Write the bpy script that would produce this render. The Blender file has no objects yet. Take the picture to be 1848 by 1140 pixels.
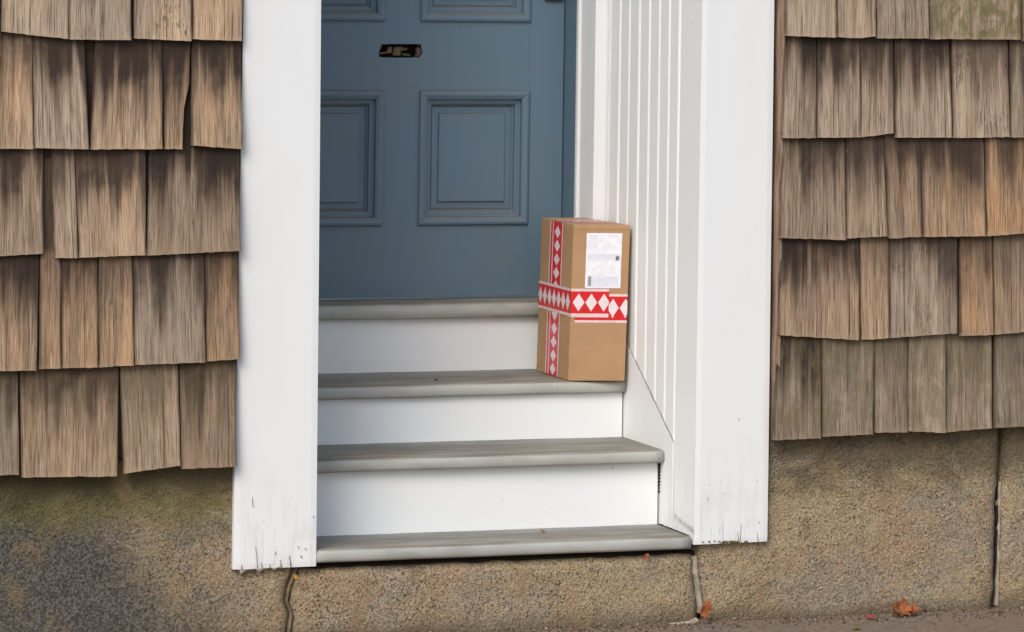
import bpy, math, random
from mathutils import Vector, noise
random.seed(7)
S = bpy.context.scene
C = S.collection
# ------------------------------------------------------------------ camera
F, YAW, ROLL, PX, PY = 7350.0, 0.3324, 0.0146, 924.0, -112.0
fw = Vector((math.sin(YAW), math.cos(YAW), 0)); rt = Vector((math.cos(YAW), -math.sin(YAW), 0)); up = Vector((0, 0, 1))
RR = rt*math.cos(ROLL) + up*math.sin(ROLL); UU = up*math.cos(ROLL) - rt*math.sin(ROLL)
CAM = Vector((-3.59154, -9.02188, 1.62587))
cd = bpy.data.cameras.new('camera'); cam = bpy.data.objects.new('camera', cd); C.objects.link(cam)
from mathutils import Matrix
M = Matrix((RR, UU, -fw)).transposed().to_4x4(); M.translation = CAM
cam.matrix_world = M
cd.sensor_width = 36; cd.lens = F/1848*36
cd.shift_x = 0; cd.shift_y = (PY-570)/1848
cd.clip_start = .1; cd.clip_end = 500
S.camera = cam
# ------------------------------------------------------------------ light
W = bpy.data.worlds.new('World'); S.world = W; W.use_nodes = True
nt = W.node_tree; bg = nt.nodes['Background']
sky = nt.nodes.new('ShaderNodeTexSky'); sky.sky_type = 'NISHITA'; sky.sun_disc = False
SUN = Vector((-.95, -1.1, 1.2)).normalized()          # towards the sun
el = math.asin(SUN.z); az = math.atan2(SUN.x, SUN.y)
sky.sun_elevation = el; sky.sun_rotation = az % (2*math.pi)
sky.air_density = 1.0; sky.dust_density = 2.5; sky.ozone_density = .6
bg.inputs['Strength'].default_value = .13
nt.links.new(sky.outputs[0], bg.inputs['Color'])
sl = bpy.data.lights.new('sun', 'SUN'); sl.energy = 1.4; sl.angle = math.radians(30); sl.color = (1, .98, .955)
so = bpy.data.objects.new('sun', sl); C.objects.link(so)
so.rotation_euler = (-SUN).to_track_quat('-Z', 'Y').to_euler(); so.location = SUN*20
S.view_settings.view_transform = 'Standard'; S.view_settings.look = 'None'
S.view_settings.gamma = 1; S.view_settings.use_curve_mapping = False
S.view_settings.exposure = .40

# ------------------------------------------------------------------ helpers
def ray(px, py): return fw + RR*((px-PX)/F) - UU*((py-PY)/F)
def hit(px, py, ax, v):
    d = ray(px, py); return CAM + d*((v-CAM[ax])/d[ax])
def HY(px, py, v=0.0): return hit(px, py, 1, v)
def HZ(px, py, v): return hit(px, py, 2, v)
def HX(px, py, v=0.0): return hit(px, py, 0, v)

def N(v, s, seed=0.0): return noise.noise(Vector((v[0]*s+seed, v[1]*s+seed*1.7, v[2]*s-seed)))

class MB:
    def __init__(s): s.v = []; s.f = []; s.m = []; s.uv = {}
    def add(s, vs, fs, mi=0, uvs=None):
        b = len(s.v); s.v += [tuple(x) for x in vs]
        for f in fs: s.f.append([b+i for i in f]); s.m.append(mi)
        if uvs:
            for i, u in enumerate(uvs): s.uv[b+i] = u
    def quad(s, a, b, c, d, mi=0): s.add([a, b, c, d], [(0, 1, 2, 3)], mi)
    def box(s, x0, x1, y0, y1, z0, z1, mi=0):
        s.add([(x, y, z) for z in (z0, z1) for y in (y0, y1) for x in (x0, x1)],
              [(0, 1, 5, 4), (1, 3, 7, 5), (3, 2, 6, 7), (2, 0, 4, 6), (4, 5, 7, 6), (0, 2, 3, 1)], mi)
    def build(s, name, mats, parent=None, smooth=False, bevel=0, recalc=False, jit=0):
        me = bpy.data.meshes.new(name); me.from_pydata(s.v, [], s.f)
        if not isinstance(mats, (list, tuple)): mats = [mats]
        for m in mats: me.materials.append(m)
        for p, mi in zip(me.polygons, s.m): p.material_index = mi; p.use_smooth = smooth
        if s.uv:
            l = me.uv_layers.new(name='UVMap')
            for lp in me.loops: l.data[lp.index].uv = s.uv.get(lp.vertex_index, (0, 0))
        if recalc or bevel:
            import bmesh
            b = bmesh.new(); b.from_mesh(me); bmesh.ops.recalc_face_normals(b, faces=b.faces)
            if bevel:
                bmesh.ops.bevel(b, geom=[e for e in b.edges if len(e.link_faces) == 2 and e.calc_face_angle(0) > .5], offset=bevel, segments=2, affect='EDGES', profile=.6)
            b.to_mesh(me); b.free()
        me.update()
        o = bpy.data.objects.new(name, me); C.objects.link(o)
        if parent: o.parent = parent
        return o

def tag(o, label=None, cat=None, group=None, kind=None):
    if label: o['label'] = label
    if cat: o['category'] = cat
    if group: o['group'] = group
    if kind: o['kind'] = kind
    return o
def thing(name, label, cat, group=None, loc=(0, 0, 0)):
    o = bpy.data.objects.new(name, None); o.empty_display_size = .1; C.objects.link(o); o.location = loc
    return tag(o, label, cat, group, 'thing')

def prism_x(mb, prof, x0, x1, n=1, mi=0, jit=0, seed=0):
    """profile of (y,z) swept along x, caps closed"""
    k = len(prof); vs = []
    for i in range(n+1):
        x = x0+(x1-x0)*i/n
        for (y, z) in prof:
            d = noise.noise(Vector((x*6+seed, y*9, z*9+seed)))*jit
            vs.append((x, y+d, z+d*.7))
    fs = []
    for i in range(n):
        for j in range(k):
            a = i*k+j; b = i*k+(j+1) % k
            fs.append((a, b, b+k, a+k))
    fs.append(tuple(range(k))[::-1]); fs.append(tuple(n*k+j for j in range(k)))
    mb.add(vs, fs, mi)

# ------------------------------------------------------------------ node helpers
class G:
    def __init__(s, name, rough=.7):
        s.m = bpy.data.materials.new(name); s.m.use_nodes = True; s.t = s.m.node_tree
        s.b = s.t.nodes['Principled BSDF']; s.b.inputs['Roughness'].default_value = rough
        s.b.inputs['Specular IOR Level'].default_value = .3
    def n(s, t, **k):
        o = s.t.nodes.new(t)
        for a, v in k.items(): setattr(o, a, v)
        return o
    def set(s, node, **k):
        for a, v in k.items():
            i = node.inputs[a.replace('_', ' ')]
            if hasattr(v, 'node') or isinstance(v, bpy.types.NodeSocket): s.t.links.new(v, i)
            else: i.default_value = v
        return node
    def link(s, a, b): s.t.links.new(a, b)
    def coord(s, kind='Object', scale=(1, 1, 1), loc=None, rand=False):
        c = s.n('ShaderNodeTexCoord'); m = s.n('ShaderNodeMapping')
        m.inputs['Scale'].default_value = scale
        src = c.outputs[kind]
        if rand:
            oi = s.n('ShaderNodeObjectInfo'); mu = s.n('ShaderNodeVectorMath', operation='MULTIPLY_ADD')
            cb = s.n('ShaderNodeCombineXYZ')
            for i in range(3): s.link(oi.outputs['Random'], cb.inputs[i])
            s.link(cb.outputs[0], mu.inputs[0]); mu.inputs[1].default_value = (37, 53, 71); s.link(src, mu.inputs[2]); src = mu.outputs[0]
        s.link(src, m.inputs[0])
        return m.outputs[0]
    def noise(s, vec, scale, detail=4, rough=.55, dist=0):
        o = s.n('ShaderNodeTexNoise'); s.link(vec, o.inputs['Vector'])
        o.inputs['Scale'].default_value = scale; o.inputs['Detail'].default_value = detail
        o.inputs['Roughness'].default_value = rough; o.inputs['Distortion'].default_value = dist
        return o.outputs['Fac']
    def vor(s, vec, scale, feature='F1', out='Distance'):
        o = s.n('ShaderNodeTexVoronoi', feature=feature); s.link(vec, o.inputs['Vector']); o.inputs['Scale'].default_value = scale
        return o.outputs[out]
    def ramp(s, fac, stops):
        o = s.n('ShaderNodeValToRGB'); s.link(fac, o.inputs[0]); e = o.color_ramp.elements
        while len(e) < len(stops): e.new(.5)
        for el_, (p, c) in zip(e, stops):
            el_.position = p; el_.color = (c, c, c, 1) if isinstance(c, (int, float)) else (*c, 1)
        return o.outputs[0]
    def mr(s, v, a, b, c=0., d=1.):
        o = s.n('ShaderNodeMapRange', interpolation_type='SMOOTHSTEP'); s.val(v, o.inputs[0])
        for i, x in enumerate((a, b, c, d)): s.val(x, o.inputs[i+1])
        return o.outputs[0]
    def val(s, v, sock):
        if isinstance(v, (int, float)): sock.default_value = v
        elif isinstance(v, tuple): sock.default_value = (*v, 1) if len(v) == 3 and len(sock.default_value) == 4 else v
        else: s.link(v, sock)
    def math(s, op, a, b=0., clamp=False):
        o = s.n('ShaderNodeMath', operation=op, use_clamp=clamp); s.val(a, o.inputs[0]); s.val(b, o.inputs[1]); return o.outputs[0]
    def mix(s, fac, a, b, mode='MIX'):
        o = s.n('ShaderNodeMix', data_type='RGBA', blend_type=mode)
        s.val(fac, o.inputs[0]); s.val(a, o.inputs[6]); s.val(b, o.inputs[7]); return o.outputs[2]
    def sep(s, vec):
        o = s.n('ShaderNodeSeparateXYZ'); s.link(vec, o.inputs[0]); return o.outputs
    def attr(s, name):
        o = s.n('ShaderNodeAttribute', attribute_type='OBJECT', attribute_name=name); return o.outputs['Fac']
    def bump(s, h, strength=.3, dist=.002):
        o = s.n('ShaderNodeBump'); s.link(h, o.inputs['Height']); o.inputs['Strength'].default_value = strength; o.inputs['Distance'].default_value = dist
        s.link(o.outputs[0], s.b.inputs['Normal'])
    def color(s, c): s.val(c, s.b.inputs['Base Color'])

def mat_shingle():
    g = G('weathered_shingle', .85)
    c = g.coord('UV', rand=True)
    uv = g.coord('UV'); u, v, _ = g.sep(uv)
    fine = g.noise(g.coord('UV', (520, 14, 1), rand=True), 1, 6, .68, .5)
    med = g.noise(g.coord('UV', (75, 2.6, 1), rand=True), 1, 4, .6, .6)
    big = g.noise(g.coord('UV', (16, 6, 1), rand=True), 1, 3, .5)
    tone = g.attr('tone'); warm = g.attr('warm'); moss = g.attr('moss'); st = g.attr('stain')
    base = g.mix(warm, (.41, .325, .24), (.46, .265, .128))
    base = g.mix(g.mr(big, .35, .68, 0, .45), base, (.31, .245, .19))
    base = g.mix(g.mr(med, .42, .68, 0, .42), base, (.17, .107, .066))
    base = g.mix(g.mr(med, .42, .25, 0, .5), base, (.47, .37, .27))
    base = g.mix(g.mr(fine, .47, .64, 0, .72), base, (.085, .055, .036))
    base = g.mix(g.mr(fine, .46, .34, 0, .62), base, (.52, .42, .31))
    # fine vertical checks
    ck = g.noise(g.coord('UV', (150, 2.2, 1), rand=True), 1, 3, .5, .25)
    ckm = g.math('MULTIPLY', g.mr(g.math('ABSOLUTE', g.math('SUBTRACT', ck, .5)), .0, .012, 1, 0), g.mr(big, .42, .6))
    base = g.mix(g.math('MULTIPLY', ckm, .75), base, (.04, .027, .02))
    # tannin stain running down from under the course above, with painted shade below the butts
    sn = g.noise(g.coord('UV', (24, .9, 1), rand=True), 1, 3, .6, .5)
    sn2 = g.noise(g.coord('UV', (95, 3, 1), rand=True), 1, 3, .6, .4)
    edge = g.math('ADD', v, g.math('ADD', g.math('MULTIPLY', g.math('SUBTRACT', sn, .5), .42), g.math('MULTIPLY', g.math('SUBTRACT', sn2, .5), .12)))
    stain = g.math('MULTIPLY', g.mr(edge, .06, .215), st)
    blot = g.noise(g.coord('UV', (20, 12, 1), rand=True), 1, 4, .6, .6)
    stain_shade = g.math('MULTIPLY', g.mr(g.math('ADD', edge, g.math('MULTIPLY', g.math('SUBTRACT', blot, .5), .22)), .125, .25), st)
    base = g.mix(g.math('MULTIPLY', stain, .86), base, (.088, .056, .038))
    base = g.mix(g.math('MULTIPLY', stain_shade, .9), base, (.027, .018, .013))  # deepest stain, also standing in for the shadow under the butts
    base = g.mix(g.mr(v, .25, .275, 0, .72), base, (.030, .021, .016))  # covered upper part painted dark so gaps between shingles look shaded
    # grime in the side joints and one or two open splits per shingle
    wd = g.attr('width'); ed = g.math('MINIMUM', u, g.math('SUBTRACT', wd, u))
    en = g.noise(g.coord('UV', (20, 14, 1), rand=True), 1, 3, .6)
    base = g.mix(g.math('MULTIPLY', g.mr(ed, g.math('ADD', .0015, g.math('MULTIPLY', en, .008)), .0, 0, 1), .65), base, (.05, .034, .025))
    wob = g.math('MULTIPLY', g.math('SUBTRACT', g.noise(g.coord('UV', (3, 16, 1), rand=True), 1, 4, .6), .5), .006)
    for a_, l_ in (('split', 'split_len'), ('split_b', 'split_b_len')):
        dd = g.math('ABSOLUTE', g.math('ADD', g.math('SUBTRACT', u, g.attr(a_)), wob))
        k = g.math('MULTIPLY', g.mr(dd, .0011, .0004), g.mr(v, g.attr(l_), g.math('SUBTRACT', g.attr(l_), .03)))
        base = g.mix(g.math('MULTIPLY', k, .85), base, (.022, .014, .01))
    # knots and rubbed cross scratches
    xs_ = g.noise(g.coord('UV', (45, 420, 1), rand=True), 1, 3, .6)
    base = g.mix(g.math('MULTIPLY', g.mr(xs_, .66, .74, 0, .35), g.mr(big, .45, .6)), base, (.46, .36, .25))
    # moss and algae
    mn = g.noise(g.coord('UV', (30, 16, 1), rand=True), 1, 5, .65, .8)
    base = g.mix(g.math('MULTIPLY', g.mr(mn, .40, .60), moss), base, (.165, .14, .062))
    mn2 = g.noise(g.coord('UV', (90, 50, 1), rand=True), 1, 4, .7)
    base = g.mix(g.math('MULTIPLY', g.mr(mn2, .60, .68), g.math('MULTIPLY', moss, .5)), base, (.36, .34, .20))
    # weather-black specks in one patch
    sp = g.attr('speck')
    pn = g.noise(g.coord('UV', (13, 8, 1), rand=True), 1, 2, .5)
    s3 = g.noise(g.coord('UV', (330, 60, 1), rand=True), 1, 3, .7)
    base = g.mix(g.math('MULTIPLY', g.math('MULTIPLY', g.mr(s3, .53, .6), g.mr(pn, .5, .6)), sp), base, (.07, .055, .045))
    # pale worn butt
    base = g.mix(g.mr(v, .012, .0, 0, .35), base, (.40, .30, .20))
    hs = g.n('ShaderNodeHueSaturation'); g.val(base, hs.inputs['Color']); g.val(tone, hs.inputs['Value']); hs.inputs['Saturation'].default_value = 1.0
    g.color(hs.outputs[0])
    h = g.math('ADD', g.math('MULTIPLY', fine, .6), g.math('MULTIPLY', med, 1.0)); h = g.math('SUBTRACT', h, g.math('MULTIPLY', ckm, .8))
    g.bump(h, .55, .0028)
    return g.m

def mat_white(name='white_paint', col=(.765, .785, .79), dirt=.5):
    g = G(name, .5)
    c = g.coord('Object')
    sp = g.noise(c, 95, 3, .6)
    sp2 = g.noise(g.coord('Object', (60, 60, 22)), 1, 2, .5)
    zz_ = g.sep(c)[2]
    sp = g.math('ADD', sp, g.mr(zz_, .6, .2, 0, .035))
    base = g.mix(g.math('MULTIPLY', g.mr(sp, .725, .75), dirt), col, (.22, .19, .16))
    big = g.noise(g.coord('Object', (5, 5, 1.6)), 1, 4, .6)
    base = g.mix(g.mr(big, .45, .75, 0, .22), base, (.70, .69, .66))
    # grime low on the boards
    x, y, z = g.sep(c)
    lown = g.noise(g.coord('Object', (30, 30, 9)), 1, 4, .65)
    low = g.math('MULTIPLY', g.mr(z, .50, .16), g.mr(lown, .46, .70))
    base = g.mix(g.math('MULTIPLY', low, .35), base, (.48, .44, .36))
    # hairline splits near the bottom
    sx = g.noise(g.coord('Object', (55, 1, 1.2)), 1, 2, .5, .3)
    sm = g.math('MULTIPLY', g.mr(g.math('ABSOLUTE', g.math('SUBTRACT', sx, .5)), 0, .006, 1, 0), g.mr(g.math('ADD', z, g.math('MULTIPLY', g.math('SUBTRACT', lown, .5), .3)), .30, .19))
    base = g.mix(g.math('MULTIPLY', sm, .55*dirt*2), base, (.12, .10, .085))
    g.color(base)
    br = g.noise(g.coord('Object', (160, 160, 7)), 1, 3, .5)
    g.bump(g.math('ADD', br, g.math('MULTIPLY', big, 2.5)), .12, .0018)
    return g.m

def mat_riser():
    g = G('white_riser_paint', .48)
    c = g.coord('Object', rand=False)
    sp = g.noise(g.coord('Object', (85, 85, 120)), 1, 3, .6)
    base = g.mix(g.mr(sp, .725, .75), (.765, .785, .79), (.3, .27, .24))
    big = g.noise(g.coord('Object', (2, 5, 9)), 1, 4, .6)
    base = g.mix(g.mr(big, .45, .75, 0, .22), base, (.70, .69, .66))
    sm = g.noise(g.coord('Object', (9, 9, 60)), 1, 5, .7)
    base = g.mix(g.mr(sm, .66, .78, 0, .25), base, (.5, .47, .42))
    g.color(base)
    g.bump(g.noise(g.coord('Object', (7, 100, 160)), 1, 3, .5), .12, .0015)
    return g.m

def mat_tread():
    g = G('grey_tread_paint', .62)
    x, y, z = g.sep(g.coord('Object'))
    str_ = g.noise(g.coord('Object', (6, 40, 40), rand=True), 1, 5, .65, .3)
    blot = g.noise(g.coord('Object', (5, 14, 14), rand=True), 1, 4, .6)
    geo = g.n('ShaderNodeNewGeometry'); nx, ny, nz = g.sep(geo.outputs['Normal'])
    top = g.mr(nz, .75, .97)
    a = g.mix(g.mr(blot, .35, .7), (.40, .405, .375), (.30, .30, .265))
    worn = g.mix(g.mr(str_, .35, .65), (.30, .275, .225), (.175, .155, .120))
    base = g.mix(g.math('MULTIPLY', top, g.mr(blot, .2, .55, .55, .95)), a, worn)
    sp = g.noise(g.coord('Object', (130, 130, 130), rand=True), 1, 3, .6)
    base = g.mix(g.mr(sp, .70, .74, 0, .7), base, (.06, .05, .04))
    scr = g.noise(g.coord('Object', (12, 130, 60), rand=True), 1, 4, .7)
    base = g.mix(g.mr(scr, .62, .72, 0, .4), base, (.40, .38, .34))
    g.color(base); g.bump(g.math('ADD', str_, scr), .2, .0015)
    return g.m

def mat_door():
    g = G('blue_door_paint', .42)
    n1 = g.noise(g.coord('Object', (3, 3, 3), rand=False), 1, 5, .6)
    n2 = g.noise(g.coord('Object', (6, 6, 1.5)), 1, 4, .6)
    base = g.mix(g.mr(n1, .35, .68), (.118, .186, .243), (.128, .184, .220))
    base = g.mix(g.mr(n2, .48, .72, 0, .5), base, (.122, .182, .255))
    x, y, z = g.sep(g.coord('Object'))
    dn = g.noise(g.coord('Object', (22, 22, 9)), 1, 5, .7)
    base = g.mix(g.math('MULTIPLY', g.mr(z, .78, .66), g.mr(dn, .42, .68, 0, .45)), base, (.075, .10, .13))
    geo = g.n('ShaderNodeNewGeometry'); nx, ny, nz = g.sep(geo.outputs['Normal'])
    dust = g.math('MULTIPLY', g.mr(nz, .25, .8), g.mr(dn, .2, .55, .6, .95))
    base = g.mix(dust, base, (.155, .14, .12))
    sp = g.noise(g.coord('Object', (120, 120, 120)), 1, 3, .6)
    base = g.mix(g.mr(sp, .73, .76, 0, .5), base, (.04, .05, .06))
    g.color(base)
    g.bump(g.math('ADD', g.noise(g.coord('Object', (130, 130, 10)), 1, 3, .5), n2), .15, .0015)
    return g.m

def mat_granite(name='weathered_granite'):
    g = G(name, .9)
    c = g.coord('Object'); x, y, z = g.sep(c)
    wob = g.coord('Object', (1, 1, 1), rand=False)
    cell = g.n('ShaderNodeTexVoronoi'); g.link(c, cell.inputs['Vector']); cell.inputs['Scale'].default_value = 210
    cr, cg, cb = g.sep(cell.outputs['Color'])
    big = g.noise(c, 3.2, 5, .6)
    big2 = g.noise(g.coord('Object', (5, 5, 7), loc=None), 1, 5, .65, .5)
    base = g.mix(g.mr(big, .36, .64), (.50, .39, .22), (.47, .325, .19))
    base = g.mix(g.mr(big2, .45, .62, 0, .8), base, (.36, .315, .235))
    irr = g.noise(g.coord('Object', (11, 11, 8)), 1, 4, .6)
    base = g.mix(g.math('MULTIPLY', g.mr(cr, .60, .75), .6), base, (.52, .46, .35))
    base = g.mix(g.math('MULTIPLY', g.mr(cg, .62, .78), .6), base, (.33, .225, .155))
    dk = g.noise(c, 175, 5, .66)
    base = g.mix(g.mr(dk, .53, .62, 0, g.mr(irr, .35, .62, .5, .95)), base, (.075, .058, .042))
    base = g.mix(g.mr(dk, .42, .32, 0, .7), base, (.58, .50, .37))
    dk2 = g.noise(c, 230, 2, .6)
    base = g.mix(g.mr(dk2, .57, .66, 0, .6), base, (.06, .05, .04))
    base = g.mix(g.mr(irr, .58, .75, 0, .45), base, (.16, .12, .08))
    base = g.mix(g.mr(irr, .42, .28, 0, .35), base, (.55, .44, .25))
    # soot-grey weathering on the left stone
    soot = g.math('ADD', g.math('MULTIPLY', g.math('ADD', x, 1.32), -2.4), g.math('MULTIPLY', g.math('SUBTRACT', .26, z), 2.0))
    soot = g.math('ADD', soot, g.math('MULTIPLY', g.math('SUBTRACT', big2, .5), 1.6))
    fx = g.mr(x, -1.0, -1.2)
    sootm = g.math('MULTIPLY', g.mr(soot, -.6, .7), fx)
    sc = g.mix(g.mr(dk, .36, .58), (.19, .178, .15), (.055, .053, .048))
    base = g.mix(g.math('MULTIPLY', sootm, .93), base, sc)
    # moss under the shingles and beside the post
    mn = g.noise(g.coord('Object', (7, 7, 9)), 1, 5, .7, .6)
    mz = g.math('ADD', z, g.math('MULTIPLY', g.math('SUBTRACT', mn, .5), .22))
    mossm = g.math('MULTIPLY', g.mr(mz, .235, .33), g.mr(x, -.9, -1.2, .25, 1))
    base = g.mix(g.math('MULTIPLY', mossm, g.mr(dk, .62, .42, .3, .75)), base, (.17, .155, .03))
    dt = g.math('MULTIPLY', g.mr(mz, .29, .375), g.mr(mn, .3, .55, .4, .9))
    base = g.mix(g.math('MULTIPLY', dt, .72), base, (.075, .055, .035))  # darker brown towards the top of the stones
    # dirt splash at the foot
    fz = g.math('ADD', z, g.math('MULTIPLY', g.math('SUBTRACT', big2, .5), .09))
    base = g.mix(g.mr(fz, .055, -.005, 0, .75), base, (.13, .095, .062))
    orn = g.noise(g.coord('Object', (9, 9, 5)), 1, 4, .6)
    base = g.mix(g.mr(orn, .56, .72, 0, .5), base, (.38, .26, .13))
    g.color(base)
    h = g.math('ADD', g.math('MULTIPLY', dk, 1.2), g.math('MULTIPLY', g.noise(c, 45, 4, .6), 1.0))
    g.bump(h, 1.0, .009)
    return g.m

def mat_simple(name, col, rough=.7, var=.15, scale=20, stretch=(1, 1, 1), dark=None, bump=.2):
    g = G(name, rough)
    n1 = g.noise(g.coord('Object', tuple(scale*s for s in stretch), rand=True), 1, 5, .6)
    dark = dark or tuple(c*(1-2*var) for c in col)
    g.color(g.mix(g.mr(n1, .3, .7), dark, col))
    g.bump(n1, bump, .003)
    return g.m

def mat_ground():
    g = G('gritty_pavement', .92)
    c = g.coord('Object')
    n1 = g.noise(c, 3, 6, .65); n2 = g.noise(c, 40, 4, .65); n3 = g.noise(c, 160, 3, .6)
    base = g.mix(g.mr(n1, .35, .65), (.25, .175, .12), (.22, .17, .13))
    base = g.mix(g.mr(n2, .5, .66, 0, .6), base, (.085, .06, .038))
    base = g.mix(g.mr(n3, .56, .66, 0, .7), base, (.35, .29, .22))
    base = g.mix(g.mr(n3, .42, .34, 0, .6), base, (.06, .05, .04))
    g.color(base); g.bump(g.math('ADD', n2, n3), .8, .006)
    return g.m

def mat_card():
    g = G('kraft_cardboard', .78)
    n1 = g.noise(g.coord('Object', (30, 30, 260)), 1, 3, .5)
    n2 = g.noise(g.coord('Object', (12, 12, 12)), 1, 4, .6)
    base = g.mix(g.mr(n2, .3, .7), (.41, .25, .132), (.365, .22, .115))
    base = g.mix(g.mr(n1, .45, .7, 0, .3), base, (.34, .19, .095))
    g.color(base); g.bump(n2, .15, .002)
    return g.m

def mat_tape(name, col, rough=.32, col2=None):
    g = G(name, rough)
    n1 = g.noise(g.coord('Object', (60, 60, 60)), 1, 4, .6)
    g.color(g.mix(g.mr(n1, .35, .7), col, col2 or tuple(c*.86 for c in col)))
    g.b.inputs['Specular IOR Level'].default_value = .5
    g.bump(g.noise(g.coord('Object', (25, 25, 25)), 1, 3, .5), .15, .002)
    return g.m

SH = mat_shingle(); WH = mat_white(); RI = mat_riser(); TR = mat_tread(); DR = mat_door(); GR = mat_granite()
SHEATH = mat_simple('old_sheathing', (.12, .075, .045), .9, .25, 12, (6, 6, .6))
TRIM = mat_simple('raw_red_cedar', (.36, .26, .19), .85, .25, 10, (9, 9, .7), dark=(.16, .10, .07), bump=.6)
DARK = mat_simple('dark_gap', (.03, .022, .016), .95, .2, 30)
MORT = mat_simple('lime_mortar', (.40, .355, .285), .95, .2, 40, dark=(.20, .165, .12), bump=.8)
PAVE = mat_ground()
MAT_PALE = mat_simple('pale_mortar', (.46, .41, .33), .95, .2, 50, dark=(.28, .24, .18), bump=.9)
ROAD = mat_simple('asphalt', (.06, .06, .06), .9, .2, 60)
KERB = mat_simple('granite_kerb', (.32, .30, .27), .9, .15, 60)
CARD = mat_card()
TRED = mat_tape('red_tape', (.62, .012, .018)); TWH = mat_tape('tape_white_print', (.74, .56, .56)); TDI = mat_tape('tape_diamond_print', (.76, .66, .68))
LAB = mat_tape('label_paper', (.80, .80, .86), .35); LGR = mat_tape('label_grey_print', (.66, .67, .74), .4, (.72, .73, .80)); LGD = mat_tape('label_dark_print', (.58, .59, .66), .4, (.66, .67, .74))
BRASS = mat_simple('tarnished_brass', (.13, .105, .055), .5, .3, 60)
WOODR = mat_simple('raw_splintered_wood', (.20, .135, .11), .9, .3, 90)

# ------------------------------------------------------------------ ground, road
def sheet(name, x0, x1, y0, y1, z, mat, nx=1, ny=1, amp=0, kind='structure'):
    mb = MB(); vs = []
    for j in range(ny+1):
        for i in range(nx+1):
            x = x0+(x1-x0)*i/nx; y = y0+(y1-y0)*j/ny
            vs.append((x, y, z+(noise.noise(Vector((x*5, y*5, 3)))*amp+noise.noise(Vector((x*22, y*22, 3)))*amp*.4 if amp else 0)))
    fs = [(j*(nx+1)+i, j*(nx+1)+i+1, (j+1)*(nx+1)+i+1, (j+1)*(nx+1)+i) for j in range(ny) for i in range(nx)]
    mb.add(vs, fs); return tag(mb.build(name, mat, smooth=True), kind=kind)
sheet('ground', -200, 200, -200, 200, -.16, ROAD)
sheet('pavement', -9, 9, -2.6, .09, .0, PAVE, 300, 60, .006)
mb = MB(); mb.box(-40, 40, -2.77, -2.604, -.2, .003); k = mb.build('kerb', KERB, bevel=.01); tag(k, kind='structure')
mb = MB(); mb.box(-40, -9.002, -2.6, 3, -.2, 0); mb.box(9.002, 40, -2.6, 3, -.2, 0); tag(mb.build('side_pavement', PAVE), kind='structure')

# ------------------------------------------------------------------ derived stair depths
XR, XL = 0.0, -.940
Z1 = .207; R2Y = HX(1190, 942).y
p = HX(1200, 812); N2Y = p.y; Z2 = p.z
R3Y = HX(1125, 788).y
N3Y = R3Y-.020
Z3 = HY(1100, 686, N3Y).z
R4Y = HZ(760, 669, Z3).y
CY = HX(1093, 0).y                         # end of the beaded boards
X_A = HY(1076, 0, CY).x; YA = HX(1050, 0, X_A).y; X_B = HY(1045, 0, YA).x; YD = HX(1020.5, 0, X_B).y
ZS = HY(760, 540.5, YD).z                 # sill top at door
print('N2Y %.3f Z2 %.3f R3Y %.3f Z3 %.3f R4Y %.3f CY %.3f XA %.3f YA %.3f XB %.3f YD %.3f ZS %.3f' % (N2Y, Z2, R3Y, Z3, R4Y, CY, X_A, YA, X_B, YD, ZS))
TOP = 2.85

# ------------------------------------------------------------------ granite foundation
fnd = thing('foundation_wall', 'weathered tan granite foundation stones running under the shingles and the doorway', 'foundation')
GY = .016
def stone(xl, xr, zt, seed, taper=.012, yoff=0, lab=None):
    """xl, xr: functions of z giving the joint lines; rounded, rough front; closed back"""
    mb = MB(); x0 = xl(.1); x1 = xr(.1); nx = max(6, int((x1-x0)/.016)); zb = -.12; nz = max(4, int((zt-zb)/.014))
    vs = []
    for j in range(nz+1):
        z = zb+(zt-zb)*j/nz; a = xl(z); b = xr(z)
        for i in range(nx+1):
            x = a+(b-a)*i/nx
            d = min(x-a, b-x); e = max(0, 1-d/taper)**2*taper*.9
            dz = max(0, 1-(zt-z)/.014)**2*.012
            w = noise.noise(Vector((x*4+seed, z*4, seed)))*.006+noise.noise(Vector((x*22, z*22, seed)))*.0035+noise.noise(Vector((x*70, z*70, seed)))*.0022
            xx = x+(noise.noise(Vector((z*30, seed, 1)))*.003 if i in (0, nx) else 0)
            zz = z+(noise.noise(Vector((x*18, seed, 5)))*.004 if j == nz else 0)
            vs.append((xx, GY+yoff+e+dz-w, zz))
    k = nx+1
    fs = [(j*k+i, j*k+i+1, (j+1)*k+i+1, (j+1)*k+i) for j in range(nz) for i in range(nx)]
    n0 = len(vs)
    ring = [i for i in range(k)] + [j*k+nx for j in range(1, nz+1)] + [nz*k+i for i in range(nx-1, -1, -1)] + [j*k for j in range(nz-1, 0, -1)]
    for r in ring: v = vs[r]; vs.append((v[0], .30, v[2]))
    L = len(ring)
    for i in range(L):
        a, b = ring[i], ring[(i+1) % L]; fs.append((b, a, n0+i, n0+(i+1) % L))
    mb.add(vs, fs); o = mb.build('stone', GR, fnd, smooth=True)
    if lab: o['label'] = lab
    return o
def lin(pts):
    q = [(HY(px, py, GY).z, HY(px, py, GY).x) for px, py in pts]; q.sort()
    def f(z):
        if z <= q[0][0]: return q[0][1]
        if z >= q[-1][0]: return q[-1][1]
        for (a, xa), (b, xb) in zip(q, q[1:]):
            if a <= z <= b: return xa+(xb-xa)*(z-a)/(b-a+1e-9)
    return f
J1 = lin([(533, 1030), (522, 1060), (518, 1085), (527, 1105), (522, 1140)])
J2 = lin([(1258, 985), (1259, 1030), (1263, 1060), (1267, 1100), (1268, 1130)])
J3 = lin([(1810, 785), (1807, 860), (1803, 900), (1801, 1000), (1797, 1100)])
sh = lambda f, d: (lambda z: f(z)+d)
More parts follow.
